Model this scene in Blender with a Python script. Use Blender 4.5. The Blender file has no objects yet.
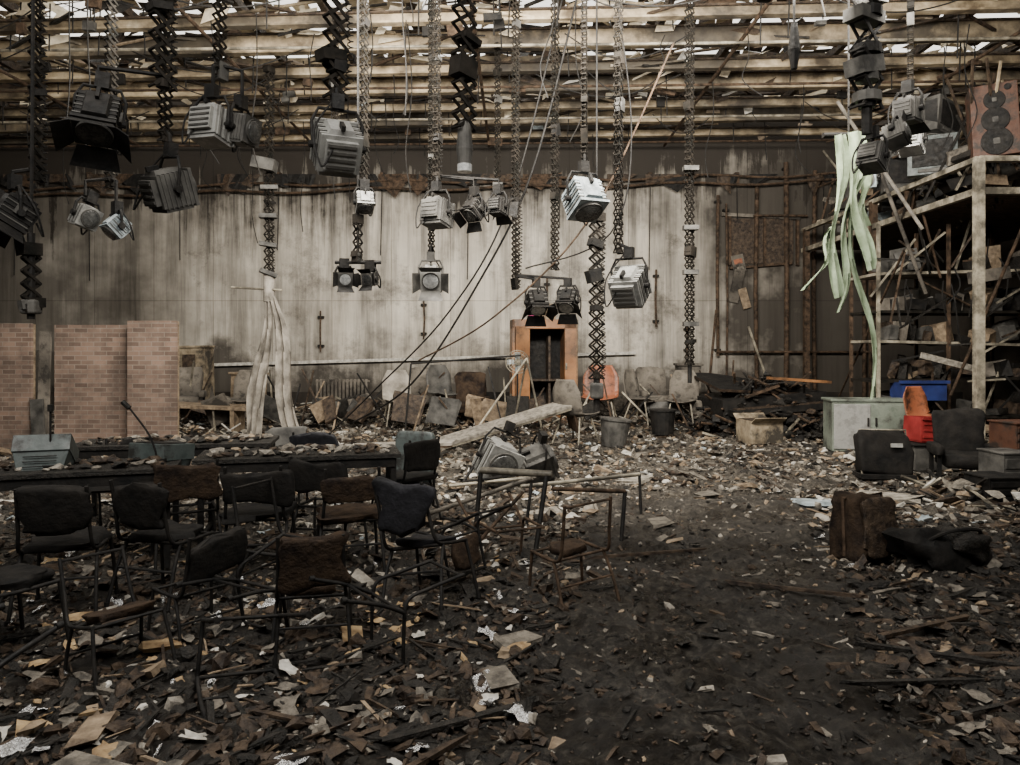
import bpy, math, random
from mathutils import Vector, Matrix, Euler, noise
random.seed(7)
R=random.uniform
def rad(a): return math.radians(a)
# ------------------------------------------------------------------ materials
def nt_new(name):
    m=bpy.data.materials.new(name); m.use_nodes=True
    nt=m.node_tree; return m,nt,nt.nodes['Principled BSDF']
def ramp(nt,cols,fac):
    r=nt.nodes.new('ShaderNodeValToRGB'); e=r.color_ramp.elements
    while len(e)<len(cols): e.new(0.5)
    for i,(p,c) in enumerate(cols):
        e[i].position=p; e[i].color=(c[0],c[1],c[2],1)
    nt.links.new(fac,r.inputs['Fac']); return r.outputs['Color']
def nz(nt,scale,detail=5,rough=.6,vec=None,dist=0):
    n=nt.nodes.new('ShaderNodeTexNoise'); n.inputs['Scale'].default_value=scale
    n.inputs['Detail'].default_value=detail; n.inputs['Roughness'].default_value=rough
    n.inputs['Distortion'].default_value=dist
    if vec is None:
        t=nt.nodes.new('ShaderNodeTexCoord'); vec=t.outputs['Object']
    nt.links.new(vec,n.inputs['Vector']); return n.outputs['Fac']
def maprange(nt,v,a,b,c,d):
    n=nt.nodes.new('ShaderNodeMapRange')
    for i,k in zip((1,2,3,4),(a,b,c,d)): n.inputs[i].default_value=k
    nt.links.new(v,n.inputs[0]); return n.outputs[0]
def bump(nt,v,s,b,d=.02):
    n=nt.nodes.new('ShaderNodeBump'); n.inputs['Strength'].default_value=s; n.inputs['Distance'].default_value=d
    nt.links.new(v,n.inputs['Height']); nt.links.new(n.outputs[0],b.inputs['Normal'])
def mixc(nt,f,a,b,mode='MIX'):
    n=nt.nodes.new('ShaderNodeMix'); n.data_type='RGBA'; n.blend_type=mode
    for s,v in ((0,f),(6,a),(7,b)):
        if isinstance(v,(int,float)): n.inputs[s].default_value=v
        elif isinstance(v,tuple): n.inputs[s].default_value=(v[0],v[1],v[2],1)
        else: nt.links.new(v,n.inputs[s])
    return n.outputs[2]
def mth(nt,op,a,b=0.0):
    n=nt.nodes.new('ShaderNodeMath'); n.operation=op
    for i,v in enumerate((a,b)):
        if isinstance(v,(int,float)): n.inputs[i].default_value=v
        else: nt.links.new(v,n.inputs[i])
    return n.outputs[0]
def M(name,c0,c1,scale=6,r=(.5,.8),metal=0,bs=.3,c2=None,lo=.35,hi=.65,spec=.5,sooty=0,sa=.93):
    m,nt,b=nt_new(name)
    f=nz(nt,scale)
    cols=[(lo,c0),(hi,c1)]
    if c2: cols.append((min(.99,hi+.1),c2))
    col=ramp(nt,cols,f)
    if sooty:
        col=mixc(nt,maprange(nt,nz(nt,sooty,7,.68),.44,.58,0,sa),col,(.012,.010,.008))
    nt.links.new(col,b.inputs['Base Color'])
    g=nz(nt,scale*2.3,3)
    nt.links.new(maprange(nt,g,.3,.7,r[0],r[1]),b.inputs['Roughness'])
    b.inputs['Metallic'].default_value=metal
    b.inputs['Specular IOR Level'].default_value=spec
    if bs: bump(nt,nz(nt,scale*4,6),bs,b)
    return m
black=M('black_metal',(.004,.004,.004),(.016,.014,.012),8,(.5,.85),0,.3,spec=.25)
sootsteel=M('sooty_steel',(.004,.004,.003),(.022,.018,.014),6,(.65,.9),0,.3,spec=.15)
soot=M('sooty_fabric',(.004,.004,.004),(.016,.014,.012),5,(.7,.95),0,.5,spec=.2)
burnt=M('burnt_foam',(.008,.005,.004),(.048,.031,.019),7,(.7,.95),0,.8,spec=.2)
navy=M('charred_vinyl',(.006,.006,.007),(.02,.02,.024),6,(.5,.8),0,.4,spec=.25)
grey=M('lamp_grey_paint',(.22,.22,.205),(.46,.455,.43),5,(.4,.7),.05,.2,sooty=5,sa=.55)
greyd=M('dark_grey_paint',(.03,.029,.027),(.11,.105,.095),5,(.5,.8),.1,.2,spec=.3)
bluegrey=M('blue_grey_plastic',(.04,.052,.05),(.14,.17,.165),4,(.4,.7),0,.2,sooty=4)
lightblue=M('light_blue_enamel',(.24,.29,.31),(.46,.52,.54),4,(.35,.6),0,.2,sooty=6,sa=.5)
lens=M('fresnel_glass',(.3,.31,.31),(.6,.6,.58),30,(.1,.25),0,.3)
lensd=M('sooted_glass',(.02,.02,.02),(.09,.09,.085),12,(.15,.4),0,.3)
tanbeam=M('tan_painted_steel',(.09,.065,.038),(.50,.40,.26),2.2,(.55,.85),0,.4,(.70,.60,.43),.34,.60,sooty=.33,sa=.88)
cream=M('ceiling_plaster',(.4,.33,.23),(.88,.79,.61),3,(.8,1),0,.5)
rust=M('rusty_steel',(.018,.013,.009),(.10,.065,.042),9,(.6,.9),.1,.5,spec=.2)
galv=M('pale_steel',(.18,.16,.12),(.42,.375,.285),5,(.45,.7),.1,.3,None,.38,.6,sooty=2,sa=.75)
char=M('charcoal',(.004,.004,.003),(.026,.022,.018),18,(.35,.8),0,.9,spec=.35)
brown=M('burnt_wood',(.012,.008,.006),(.075,.052,.034),12,(.4,.8),0,.7,spec=.3)
tanw=M('split_wood',(.10,.07,.045),(.30,.225,.145),10,(.6,.9),0,.5)
conc=M('grey_rubble',(.045,.039,.031),(.20,.175,.14),14,(.6,.9),0,.7)
ash=M('pale_ash',(.12,.107,.088),(.36,.325,.27),14,(.7,.95),0,.7)
white=M('white_plaster',(.28,.265,.23),(.62,.59,.53),12,(.6,.9),0,.4)
yellow=M('scorched_paper',(.15,.09,.04),(.42,.30,.16),9,(.6,.9),0,.4)
foil=M('aluminium_foil',(.5,.5,.5),(.9,.9,.9),20,(.15,.35),.9,.9)
orangew=M('orange_veneer',(.20,.085,.03),(.46,.22,.09),3,(.4,.6),0,.15,sooty=1.5,sa=.8)
orangep=M('orange_plastic',(.26,.08,.035),(.42,.15,.07),3,(.4,.6),0,.1,sooty=3)
red=M('red_plastic',(.15,.01,.01),(.32,.03,.03),3,(.4,.6),0,.1)
blue=M('blue_plastic',(.01,.016,.07),(.02,.035,.15),3,(.4,.6),0,.1)
green=M('green_cloth',(.18,.23,.14),(.36,.45,.30),5,(.8,1),0,.4)
cloth=M('grey_screen_cloth',(.12,.107,.088),(.38,.345,.295),4,(.8,1),0,.4)
dirty=M('dirty_upholstery',(.06,.052,.042),(.25,.22,.18),4,(.8,1),0,.4,sooty=2)
sagec=M('sage_cabinet_paint',(.10,.12,.095),(.24,.27,.22),4,(.5,.8),0,.2,sooty=2)
magenta=M('magenta_plastic',(.4,.02,.15),(.6,.05,.25),4,(.4,.6),0,.1)
cardboard=M('cardboard',(.16,.12,.075),(.36,.295,.2),5,(.8,1),0,.2,sooty=2)
speakerw=M('speaker_veneer',(.045,.017,.009),(.15,.06,.03),4,(.5,.7),0,.2,sooty=4)
darkwall=M('sooty_plaster',(.008,.007,.006),(.06,.05,.04),.8,(.7,1),0,.5,spec=.2)

def wallmat():
    m,nt,b=nt_new('smoke_stained_shaded_wall_panels')  # smoke stains plus painted shade towards the left end
    t=nt.nodes.new('ShaderNodeTexCoord'); sp=nt.nodes.new('ShaderNodeSeparateXYZ'); nt.links.new(t.outputs['Object'],sp.inputs[0])
    X,Y,Z=sp.outputs
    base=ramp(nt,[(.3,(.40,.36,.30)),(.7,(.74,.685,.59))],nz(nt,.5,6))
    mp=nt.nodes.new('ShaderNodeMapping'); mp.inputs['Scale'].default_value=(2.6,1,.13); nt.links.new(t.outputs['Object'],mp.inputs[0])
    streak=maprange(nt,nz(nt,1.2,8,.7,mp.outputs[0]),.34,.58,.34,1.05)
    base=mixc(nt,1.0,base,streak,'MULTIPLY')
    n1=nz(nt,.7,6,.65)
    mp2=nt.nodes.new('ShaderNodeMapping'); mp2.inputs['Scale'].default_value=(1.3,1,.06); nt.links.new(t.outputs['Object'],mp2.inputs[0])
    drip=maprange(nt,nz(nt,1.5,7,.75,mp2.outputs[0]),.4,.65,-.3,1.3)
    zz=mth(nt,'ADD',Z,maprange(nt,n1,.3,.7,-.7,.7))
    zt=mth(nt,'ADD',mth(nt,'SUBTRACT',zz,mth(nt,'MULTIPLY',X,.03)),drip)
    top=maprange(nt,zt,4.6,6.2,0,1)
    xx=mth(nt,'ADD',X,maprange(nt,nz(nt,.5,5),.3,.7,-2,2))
    left=maprange(nt,xx,-5,-11,0,.82)  # fading light at the left end painted into the colour, along with soot
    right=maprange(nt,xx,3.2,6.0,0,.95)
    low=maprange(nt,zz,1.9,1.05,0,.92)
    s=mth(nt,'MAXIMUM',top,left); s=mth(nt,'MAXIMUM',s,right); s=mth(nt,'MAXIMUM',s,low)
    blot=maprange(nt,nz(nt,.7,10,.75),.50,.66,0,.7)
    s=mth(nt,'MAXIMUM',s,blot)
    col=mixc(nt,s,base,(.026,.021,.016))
    cx=nt.nodes.new('ShaderNodeCombineXYZ'); nt.links.new(X,cx.inputs[0]); nt.links.new(Z,cx.inputs[1])
    br=nt.nodes.new('ShaderNodeTexBrick'); br.offset=0; br.inputs['Scale'].default_value=1
    br.inputs['Brick Width'].default_value=1.45; br.inputs['Row Height'].default_value=2.85; br.inputs['Mortar Size'].default_value=.01
    br.inputs['Color1'].default_value=(1,1,1,1);br.inputs['Color2'].default_value=(.88,.88,.88,1);br.inputs['Mortar'].default_value=(.35,.32,.3,1)
    nt.links.new(cx.outputs[0],br.inputs['Vector'])
    col=mixc(nt,.6,col,br.outputs['Color'],'MULTIPLY')
    nt.links.new(col,b.inputs['Base Color']); b.inputs['Roughness'].default_value=.75; b.inputs['Specular IOR Level'].default_value=.3
    bump(nt,nz(nt,3,8),.4,b,.03)
    return m
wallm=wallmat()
def brickmat():
    m,nt,b=nt_new('brick_print_flat')
    t=nt.nodes.new('ShaderNodeTexCoord'); sp=nt.nodes.new('ShaderNodeSeparateXYZ'); nt.links.new(t.outputs['Object'],sp.inputs[0])
    cx=nt.nodes.new('ShaderNodeCombineXYZ'); nt.links.new(sp.outputs[0],cx.inputs[0]); nt.links.new(sp.outputs[2],cx.inputs[1])
    br=nt.nodes.new('ShaderNodeTexBrick'); br.inputs['Scale'].default_value=1
    br.inputs['Brick Width'].default_value=.21; br.inputs['Row Height'].default_value=.075; br.inputs['Mortar Size'].default_value=.007; br.inputs['Mortar Smooth'].default_value=.3
    br.inputs['Color1'].default_value=(.27,.175,.13,1);br.inputs['Color2'].default_value=(.10,.062,.046,1);br.inputs['Mortar'].default_value=(.26,.215,.175,1)
    nt.links.new(cx.outputs[0],br.inputs['Vector'])
    col=mixc(nt,maprange(nt,nz(nt,2.5,7,.7),.35,.7,0,.5),br.outputs['Color'],(.22,.165,.13))
    col=mixc(nt,maprange(nt,nz(nt,.9,6,.7),.42,.62,0,.65),col,(.03,.024,.02))
    nt.links.new(col,b.inputs['Base Color']); b.inputs['Roughness'].default_value=.8
    bump(nt,br.outputs['Fac'],-.4,b); return m
brickm=brickmat()
def floormat():
    m,nt,b=nt_new('wet_ash_floor')
    t=nt.nodes.new('ShaderNodeTexCoord'); sp=nt.nodes.new('ShaderNodeSeparateXYZ'); nt.links.new(t.outputs['Object'],sp.inputs[0])
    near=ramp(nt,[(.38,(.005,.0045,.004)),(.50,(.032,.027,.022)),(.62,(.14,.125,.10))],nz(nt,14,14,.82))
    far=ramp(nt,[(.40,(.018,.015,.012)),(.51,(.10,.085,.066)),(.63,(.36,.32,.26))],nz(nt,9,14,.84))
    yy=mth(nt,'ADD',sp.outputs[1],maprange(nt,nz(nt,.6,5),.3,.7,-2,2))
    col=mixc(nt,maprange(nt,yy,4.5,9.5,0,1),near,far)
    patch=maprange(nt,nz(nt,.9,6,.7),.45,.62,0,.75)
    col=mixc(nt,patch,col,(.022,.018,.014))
    nt.links.new(col,b.inputs['Base Color'])
    nt.links.new(maprange(nt,nz(nt,1.6,6,.7),.4,.62,.24,.8),b.inputs['Roughness'])
    bump(nt,nz(nt,30,14,.85),1.0,b,.07)
    return m
floorm=floormat()

# ------------------------------------------------------------------ mesh builder
ICO=[];_t=(1+5**.5)/2
for a in (-1,1):
    for c in (-_t,_t): ICO+= [(0,a,c),(a,c,0),(c,0,a)]
import itertools
ICO=[Vector(p).normalized() for p in ICO]
_el=min((ICO[0]-ICO[i]).length for i in range(1,12))
ICOF=[]
for i,j,k in itertools.combinations(range(12),3):
    if max((ICO[i]-ICO[j]).length,(ICO[j]-ICO[k]).length,(ICO[i]-ICO[k]).length)<_el*1.05:
        nn=(ICO[j]-ICO[i]).cross(ICO[k]-ICO[i]); ICOF.append((i,j,k) if nn.dot(ICO[i])>0 else (i,k,j))
class MB:
    def __init__(s): s.v=[];s.f=[];s.m=[];s.mats=[];s.M=Matrix.Identity(4)
    def mi(s,m):
        if m not in s.mats: s.mats.append(m)
        return s.mats.index(m)
    def add(s,vs,fs,mat):
        o=len(s.v); k=s.mi(mat)
        s.v+= [tuple(s.M@Vector(p)) for p in vs]
        s.f+= [tuple(o+i for i in f) for f in fs]; s.m+=[k]*len(fs)
    def box(s,c,size,mat,rot=(0,0,0),tx=1,ty=1,jit=0):
        E=Euler(rot).to_matrix(); vs=[]
        for z in (-.5,.5):
            kx,ky=(1,1) if z<0 else (tx,ty)
            for x,y in ((-.5,-.5),(.5,-.5),(.5,.5),(-.5,.5)):
                p=Vector((x*size[0]*kx,y*size[1]*ky,z*size[2]))
                if jit: p=Vector((p.x*(1+R(-jit,jit)),p.y*(1+R(-jit,jit)),p.z*(1+R(-jit,jit))))
                vs.append(E@p+Vector(c))
        s.add(vs,[(3,2,1,0),(4,5,6,7),(0,1,5,4),(1,2,6,5),(2,3,7,6),(3,0,4,7)],mat)
    def rock(s,c,size,mat,rot):
        E=Euler(rot).to_matrix(); c=Vector(c); vs=[]
        for p in ICO:
            k=R(.4,1.25)*.55
            vs.append(E@Vector((p.x*size[0]*k,p.y*size[1]*k,p.z*size[2]*k))+c)
        s.add(vs,ICOF,mat)
    def tube(s,pts,r,mat,n=8,cap=True):
        pts=[Vector(p) for p in pts]; vs=[];fs=[]
        rs=r if isinstance(r,(list,tuple)) else [r]*len(pts)
        up=None
        for i,p in enumerate(pts):
            a=pts[max(0,i-1)]; b=pts[min(len(pts)-1,i+1)]; t=(b-a)
            if t.length<1e-9: t=Vector((0,0,1))
            t.normalize()
            if up is None:
                up=Vector((0,0,1)) if abs(t.z)<.9 else Vector((1,0,0))
            u=up-t*up.dot(t)
            if u.length<1e-6: u=t.orthogonal()
            u.normalize(); up=u; w=t.cross(u)
            for k in range(n):
                an=2*math.pi*k/n; vs.append(p+(u*math.cos(an)+w*math.sin(an))*rs[i])
        for i in range(len(pts)-1):
            for k in range(n):
                k2=(k+1)%n; fs.append((i*n+k,i*n+k2,(i+1)*n+k2,(i+1)*n+k))
        if cap:
            fs.append(tuple(range(n-1,-1,-1))); fs.append(tuple((len(pts)-1)*n+k for k in range(n)))
        s.add(vs,fs,mat)
    def pad(s,c,size,mat,rot=(0,0,0),e=.35,nu=20,nv=10,lump=0):
        E=Euler(rot).to_matrix(); vs=[];fs=[]
        off=Vector((R(0,50),R(0,50),R(0,50)))
        sg=lambda v,p: math.copysign(abs(v)**p,v)
        for j in range(nv+1):
            ph=-math.pi/2+math.pi*j/nv
            for i in range(nu):
                th=2*math.pi*i/nu
                p=Vector((sg(math.cos(ph),e)*sg(math.cos(th),e)*size[0]/2,sg(math.cos(ph),e)*sg(math.sin(th),e)*size[1]/2,sg(math.sin(ph),e)*size[2]/2))
                if lump: p*=1+lump*(noise.noise(off+p*6)+.5*noise.noise(off+p*14))
                vs.append(E@p+Vector(c))
        for j in range(nv):
            for i in range(nu):
                i2=(i+1)%nu; fs.append((j*nu+i,j*nu+i2,(j+1)*nu+i2,(j+1)*nu+i))
        s.add(vs,fs,mat)
    def sheet(s,pts_l,pts_r,mat,nw=8,wave=.03,freq=3):
        vs=[];fs=[];n=len(pts_l)
        for i in range(n):
            a=Vector(pts_l[i]);b=Vector(pts_r[i])
            for k in range(nw+1):
                t=k/nw; p=a.lerp(b,t); p.y+=wave*math.sin(t*freq*6.28+i*.5)+R(-.2,.2)*wave
                vs.append(p)
        for i in range(n-1):
            for k in range(nw):
                o=i*(nw+1)+k; fs.append((o,o+1,o+nw+2,o+nw+1))
        s.add(vs,fs,mat)
    def obj(s,name,loc=(0,0,0),rot=(0,0,0),smooth=False,bev=0):
        me=bpy.data.meshes.new(name); me.from_pydata(s.v,[],s.f)
        for m in s.mats: me.materials.append(m)
        me.polygons.foreach_set('material_index',s.m)
        if smooth: me.polygons.foreach_set('use_smooth',[True]*len(s.f))
        me.update()
        o=bpy.data.objects.new(name,me); o.location=loc; o.rotation_euler=rot
        bpy.context.scene.collection.objects.link(o)
        if smooth:
            try: me.set_sharp_from_angle(angle=rad(50))
            except Exception: pass
        if bev:
            b=o.modifiers.new('bevel','BEVEL'); b.width=bev; b.segments=2; b.limit_method='ANGLE'; b.angle_limit=rad(55)
        return o
def dens(pts,k=6):
    out=[]
    P=[Vector(p) for p in pts]
    for i in range(len(P)-1):
        p0=P[max(0,i-1)];p1=P[i];p2=P[i+1];p3=P[min(len(P)-1,i+2)]
        for j in range(k):
            t=j/k
            out.append(.5*((2*p1)+(p2-p0)*t+(2*p0-5*p1+4*p2-p3)*t*t+(3*p1-p0-3*p2+p3)*t**3))
    out.append(P[-1]); return out

# ------------------------------------------------------------------ floor + shell
def H(x,y):
    v=Vector((x,y,0))
    h=.06*noise.noise(v*1.1)+.04*noise.noise(v*3.1)+.025*noise.noise(v*8)
    if y>14.5: h+=.09*(y-14.5)*(.6+.5*noise.noise(v*.9))
    return h
xs=[];x=-13.5
while x<11.0:
    xs.append(x); x+= .032 if -4<x<5 else .085
xs.append(11.0)
ys=[];y=-3.0
while y<18.0:
    ys.append(y); y+= .08 if y<1 else .018+.007*max(0,y-1)
ys.append(18.0)
def fine(x,y):
    a=noise.noise(Vector((x,y,3))*15); b_=noise.noise(Vector((x,y,7))*34)
    return .026*a+.020*abs(b_)+.012*noise.noise(Vector((x,y,1))*60)
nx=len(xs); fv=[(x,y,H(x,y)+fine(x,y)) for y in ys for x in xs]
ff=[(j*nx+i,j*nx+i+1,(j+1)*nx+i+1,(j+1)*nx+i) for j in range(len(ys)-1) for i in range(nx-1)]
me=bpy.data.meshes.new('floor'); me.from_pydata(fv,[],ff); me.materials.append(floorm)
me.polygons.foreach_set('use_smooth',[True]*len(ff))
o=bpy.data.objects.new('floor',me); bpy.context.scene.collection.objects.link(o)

def simple(name,c,size,mat,rot=(0,0,0)):
    b=MB(); b.box((0,0,0),size,mat); return b.obj(name,c,rot)
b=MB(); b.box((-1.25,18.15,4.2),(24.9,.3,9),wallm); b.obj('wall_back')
simple('wall_left',(-13.65,7.5,4.2),(.3,21.6,9),darkwall)
simple('wall_right',(11.15,7.5,4.2),(.3,21.6,9),darkwall)
simple('wall_front',(-1.25,-3.15,4.2),(24.9,.3,9),darkwall)

b=MB()
b.box((-3.2,17.93,1.40),(12.5,.14,.07),white,(0,rad(-1.6),0))
b.box((-1,17.95,.35),(24,.1,.55),darkwall)
b.obj('trim_1')
b=MB()
for k in range(2):
    pts=[(x,17.8-.05*k,5.75+.045*x*.4-.18*k+.05*math.sin(x*1.7+k)) for x in [ -13.2+i*.6 for i in range(40)]]
    b.tube(pts,.03,rust,8)
for x in [-12,-10.2,-8,-5.6,-3.1,-1,1.2,3.4,5.5,7.6,9.3]:
    b.tube([(x,17.85,5.6),(x+R(-.04,.04),17.85,R(3.2,4.9))],.012,black,6)
    b.box((x,17.9,5.8),(.1,.15,.3),rust)
for i in range(50):
    x=R(-13,10.5); b.sheet([(x,17.8,5.9),(x,17.78,5.7)],[(x+R(.2,.9),17.8,5.9),(x+R(.1,.6),17.78,R(5.3,5.7))],random.choice([black,brown,rust]),4,.02,1)
b.obj('curtain_rail')
b=MB()
for x,z0,z1,r in [(5.05,1.5,5.4,.04),(5.25,.4,5.2,.025),(6.0,.3,5.9,.05),(6.7,.2,6.2,.06),(7.4,.2,6.0,.05),(8.6,.3,5.4,.05),(-4.6,1.6,2.6,.02),(3.55,2.2,3.6,.025),(-2.1,1.9,2.9,.02),(0.9,2.2,3.4,.02),(4.3,1.5,2.3,.03)]:
    b.tube([(x,17.88,z0),(x+R(-.05,.05),17.88,(z0+z1)/2),(x,17.88,z1)],r,rust,8)
    for z in (z0+.15,z1-.15): b.box((x,17.93,z),(.14,.12,.05),black)
for x0,x1,z in [(5,8.8,1.6),(5.9,7.2,4.9)]:
    b.tube([(x0,17.84,z),(x1,17.84,z)],.03,rust,8)
b.tube([(4.9,17.5,2.6),(4.6,17.2,.3)],.03,rust,8); b.tube([(5.6,17.3,2.2),(6.3,17.4,.3)],.03,galv,8)
b.obj('wall_conduit',smooth=True)
b=MB()
b.box((6.1,17.94,4.9),(1.9,.1,.08),dirty,(0,.05,0));b.box((6.1,17.94,3.7),(1.5,.1,.06),rust,(0,-.08,0))
for x in (5.35,6.2,7.0): b.box((x,17.94,4.3),(.06,.09,1.2),rust)
b.box((6.1,17.97,4.3),(1.6,.05,1.1),brown)
b.box((5.5,17.9,3.2),(.25,.02,.8),dirty,(.1,.2,0)); b.box((5.7,17.9,2.9),(.2,.02,.5),tanw,(.1,-.3,0))
b.obj('burnt_wall_panel')
b=MB(); b.box((0,0,0),(.3,.02,.42),dirty);b.box((0,-.015,.05),(.2,.01,.12),orangep);b.box((.02,-.015,-.12),(.16,.01,.08),conc)
b.obj('wall_poster',(5.55,17.9,3.75),(0,rad(-12),0))

# ------------------------------------------------------------------ ceiling
def roofz(x,y): return 8.0+.25*noise.noise(Vector((x,y,0))*.7)
b=MB(); st=.35
nxr=int(24.5/st); nyr=int(21/st)
for j in range(nyr):
    for i in range(nxr):
        x=-13.5+i*st; y=-3+j*st
        n=noise.noise(Vector((x,y,5))*.6)+.8*noise.noise(Vector((x*1.3,y,9))*1.9)
        if n>.0 and y>2: continue
        q=[(x+R(-.05,.08),y+R(-.05,.05),roofz(x,y)),(x+st+R(-.08,.05),y+R(-.05,.05),roofz(x+st,y)),(x+st+R(-.05,.05),y+st,roofz(x+st,y+st)),(x+R(-.08,.08),y+st,roofz(x,y+st))]
        b.add(q,[(0,1,2,3)],cream if noise.noise(Vector((x,y,1))*2)>.0 else brown)
b.obj('ceiling')
b=MB()
ty=rad(-2.6)
yb=4.0
k=0
while yb<17.6:
    hgt=.30 if k%2==0 else .15
    c=(-1.25,yb+.05,6.62+hgt/2)
    sk_=ty+rad(R(-.25,.25))
    b.box(c,(24,.05,hgt),tanbeam,(0,rad(R(-.15,.15)),sk_))
    b.box((c[0],c[1],6.62),(24,.15,.03),tanbeam,(0,0,sk_))
    b.box((c[0],c[1],6.62+hgt),(24,.15,.03),brown,(0,0,sk_))
    yb+=1.02; k+=1
b.obj('ceiling_beam')
b=MB()
for i in range(15):
    x=-13+i*1.7+R(-.2,.2)
    b.box((x,7.2,7.1),(.1,20,.14),brown,(0,0,R(-.01,.01)))
for i in range(7):
    yy=4.5+i*2.0
    b.box((-1.2,yy,7.35),(24,.08,.12),tanbeam if i%2 else brown,(rad(R(-3,3)),rad(R(-.6,.6)),ty))
b.obj('roof_purlin')
b=MB()
for i in range(7):
    yy=6.2+i*1.85
    b.tube([(-13.2,yy+.3,6.5),(-5,yy+.05,6.47),(3,yy-.1,6.5),(10.8,yy-.4,6.5)],.025,galv if i%2 else rust,8)
for i in range(5):
    x=-9+i*4.2
    b.tube([(x,3,6.55),(x+.1,17.7,6.55)],.03,rust,8)
for i in range(190):
    x=R(-13,10.6);yy=R(6,17.6)
    b.tube([(x,yy,7.1),(x+R(-.05,.05),yy,R(6.0,6.6))],.012,black,5)
    if i%3==0: b.box((x,yy,R(6.45,6.6)),(R(.1,.35),.08,R(.06,.2)),random.choice([black,greyd,rust]),(0,R(-.2,.2),0))
b.obj('lighting_rail',smooth=True)
b=MB()
for i in range(1900):
    x=R(-13,10.6); yy=R(7,17.6); z=R(6.72,7.7)
    w=R(.08,.6); l=R(.06,.3)
    dk=noise.noise(Vector((x,yy,2))*.35)>.05
    m=random.choice([brown,char,brown,rust,tanw]) if dk and random.random()<.75 else random.choice([cream,cream,cream,tanw,white,cream,cream,lightblue if i%7==0 else cream])
    e=Euler((R(.2,1.5),R(-.5,.5),R(-.5,.5))).to_matrix()
    q=[Vector((-w/2,-l/2,0)),Vector((w/2*R(.3,1),-l/2*R(.4,1),0)),Vector((w/2,l/2*R(.5,1),R(-.05,.05))),Vector((-w/2*R(.3,1),l/2,0))]
    b.add([e@p+Vector((x,yy,z)) for p in q],[(0,1,2,3)],m)
for i in range(380):
    x=R(-13,10.6); yy=R(7,17.6); z=R(6.66,7.4); L=R(.4,2.2)
    b.box((x,yy,z),(L,R(.02,.06),R(.02,.05)),random.choice([brown,tanbeam,tanw,rust,char]),(R(-.3,.3),R(-.16,.16),R(-.9,.9)))
b.obj('torn_ceiling_debris')
b=MB()
for i in range(60):
    x=R(-12,10);yy=R(6.5,17);L=R(.3,2.6)
    b.tube(dens([(x,yy,6.6),(x+R(-.08,.08),yy,6.6-L*.4),(x+R(-.15,.15),yy,6.6-L*.75),(x+R(-.1,.25),yy,6.6-L)],4),.009,black,5)
for i in range(22):
    x=R(-11,7);yy=R(8,16);w=R(1,3)
    b.tube(dens([(x,yy,6.6),(x+w*.25,yy,6.3),(x+w*.5,yy,6.2),(x+w*.75,yy,6.32),(x+w,yy,6.6)],5),.011,black,5)
b.obj('loose_cable')
b=MB()
b.tube(dens([(.95,10,6.6),(.3,10.2,4.1),(-.5,11,2.6),(-1.6,12,1.1),(-2.8,13,.35)],8),.016,black,6)
b.tube(dens([(.75,10.1,6.6),(.0,10.2,3.7),(-.9,10.8,2.2),(-2.2,12,1.0),(-3.1,12.6,.2)],8),.013,black,6)
b.tube(dens([(2.0,9,5.4),(1.0,9.3,3.3),(-.2,9.8,2.1),(-1.3,10.5,1.5)],8),.012,rust,6)
b.tube(dens([(1.2,9,6.6),(1.5,9.1,4.4),(1.25,9.2,3.1),(.2,9.5,2.7)],8),.01,black,6)
b.obj('slack_rope')

# ------------------------------------------------------------------ hanging luminaires
def panto(mb,x,y,z0,z1,w,m,th=.010,h=None,coil=True,yaw=None):
    yaw=R(.8,1.3) if yaw is None else yaw
    old=mb.M; mb.M=old@Matrix.Translation((x,y,0))@Matrix.Rotation(yaw,4,'Z')
    h=h or w*R(.7,1.0); n=max(2,int((z1-z0)/h)); h=(z1-z0)/n
    for i in range(n):
        a=z0+i*h; c=a+h
        for yy in (-w*.28,w*.28):
            mb.box((0,yy,(a+c)/2),(math.hypot(w,h),th*.7,th*2.0),m,(0,math.atan2(h,w),0))
            mb.box((0,yy+th,(a+c)/2),(math.hypot(w,h),th*.7,th*2.0),m,(0,-math.atan2(h,w),0))
        for xx in (-w/2,w/2): mb.tube([(xx,-w*.32,a),(xx,w*.32,a)],th*.8,m,6)
        mb.tube([(0,-w*.32,(a+c)/2),(0,w*.32,(a+c)/2)],th*.8,m,6)
    mb.tube([(0,0,z0),(0,0,z0+.06)],w*.3,m,10)
    mb.box((0,0,z1-.03),(w*1.15,w*.8,.1),m)
    for q in range(3):
        z=R(z0,z1-.3); mb.box((R(-.3,.3)*w,0,z),(w*R(.6,1.3),w*.8,R(.04,.16)),random.choice([greyd,m,black]),(0,R(-.3,.3),0))
    if coil:
        pts=[]; L=z1-z0; N=int(L/.05)*6; am=R(.0,.05)
        for i in range(N):
            t=i/N; an=i*math.pi/3
            pts.append((w*.55+.025*math.cos(an)+am*math.sin(t*9),.025*math.sin(an),z0+L*t))
        if len(pts)>3: mb.tube(pts,.006,black,4)
    mb.M=old
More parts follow.
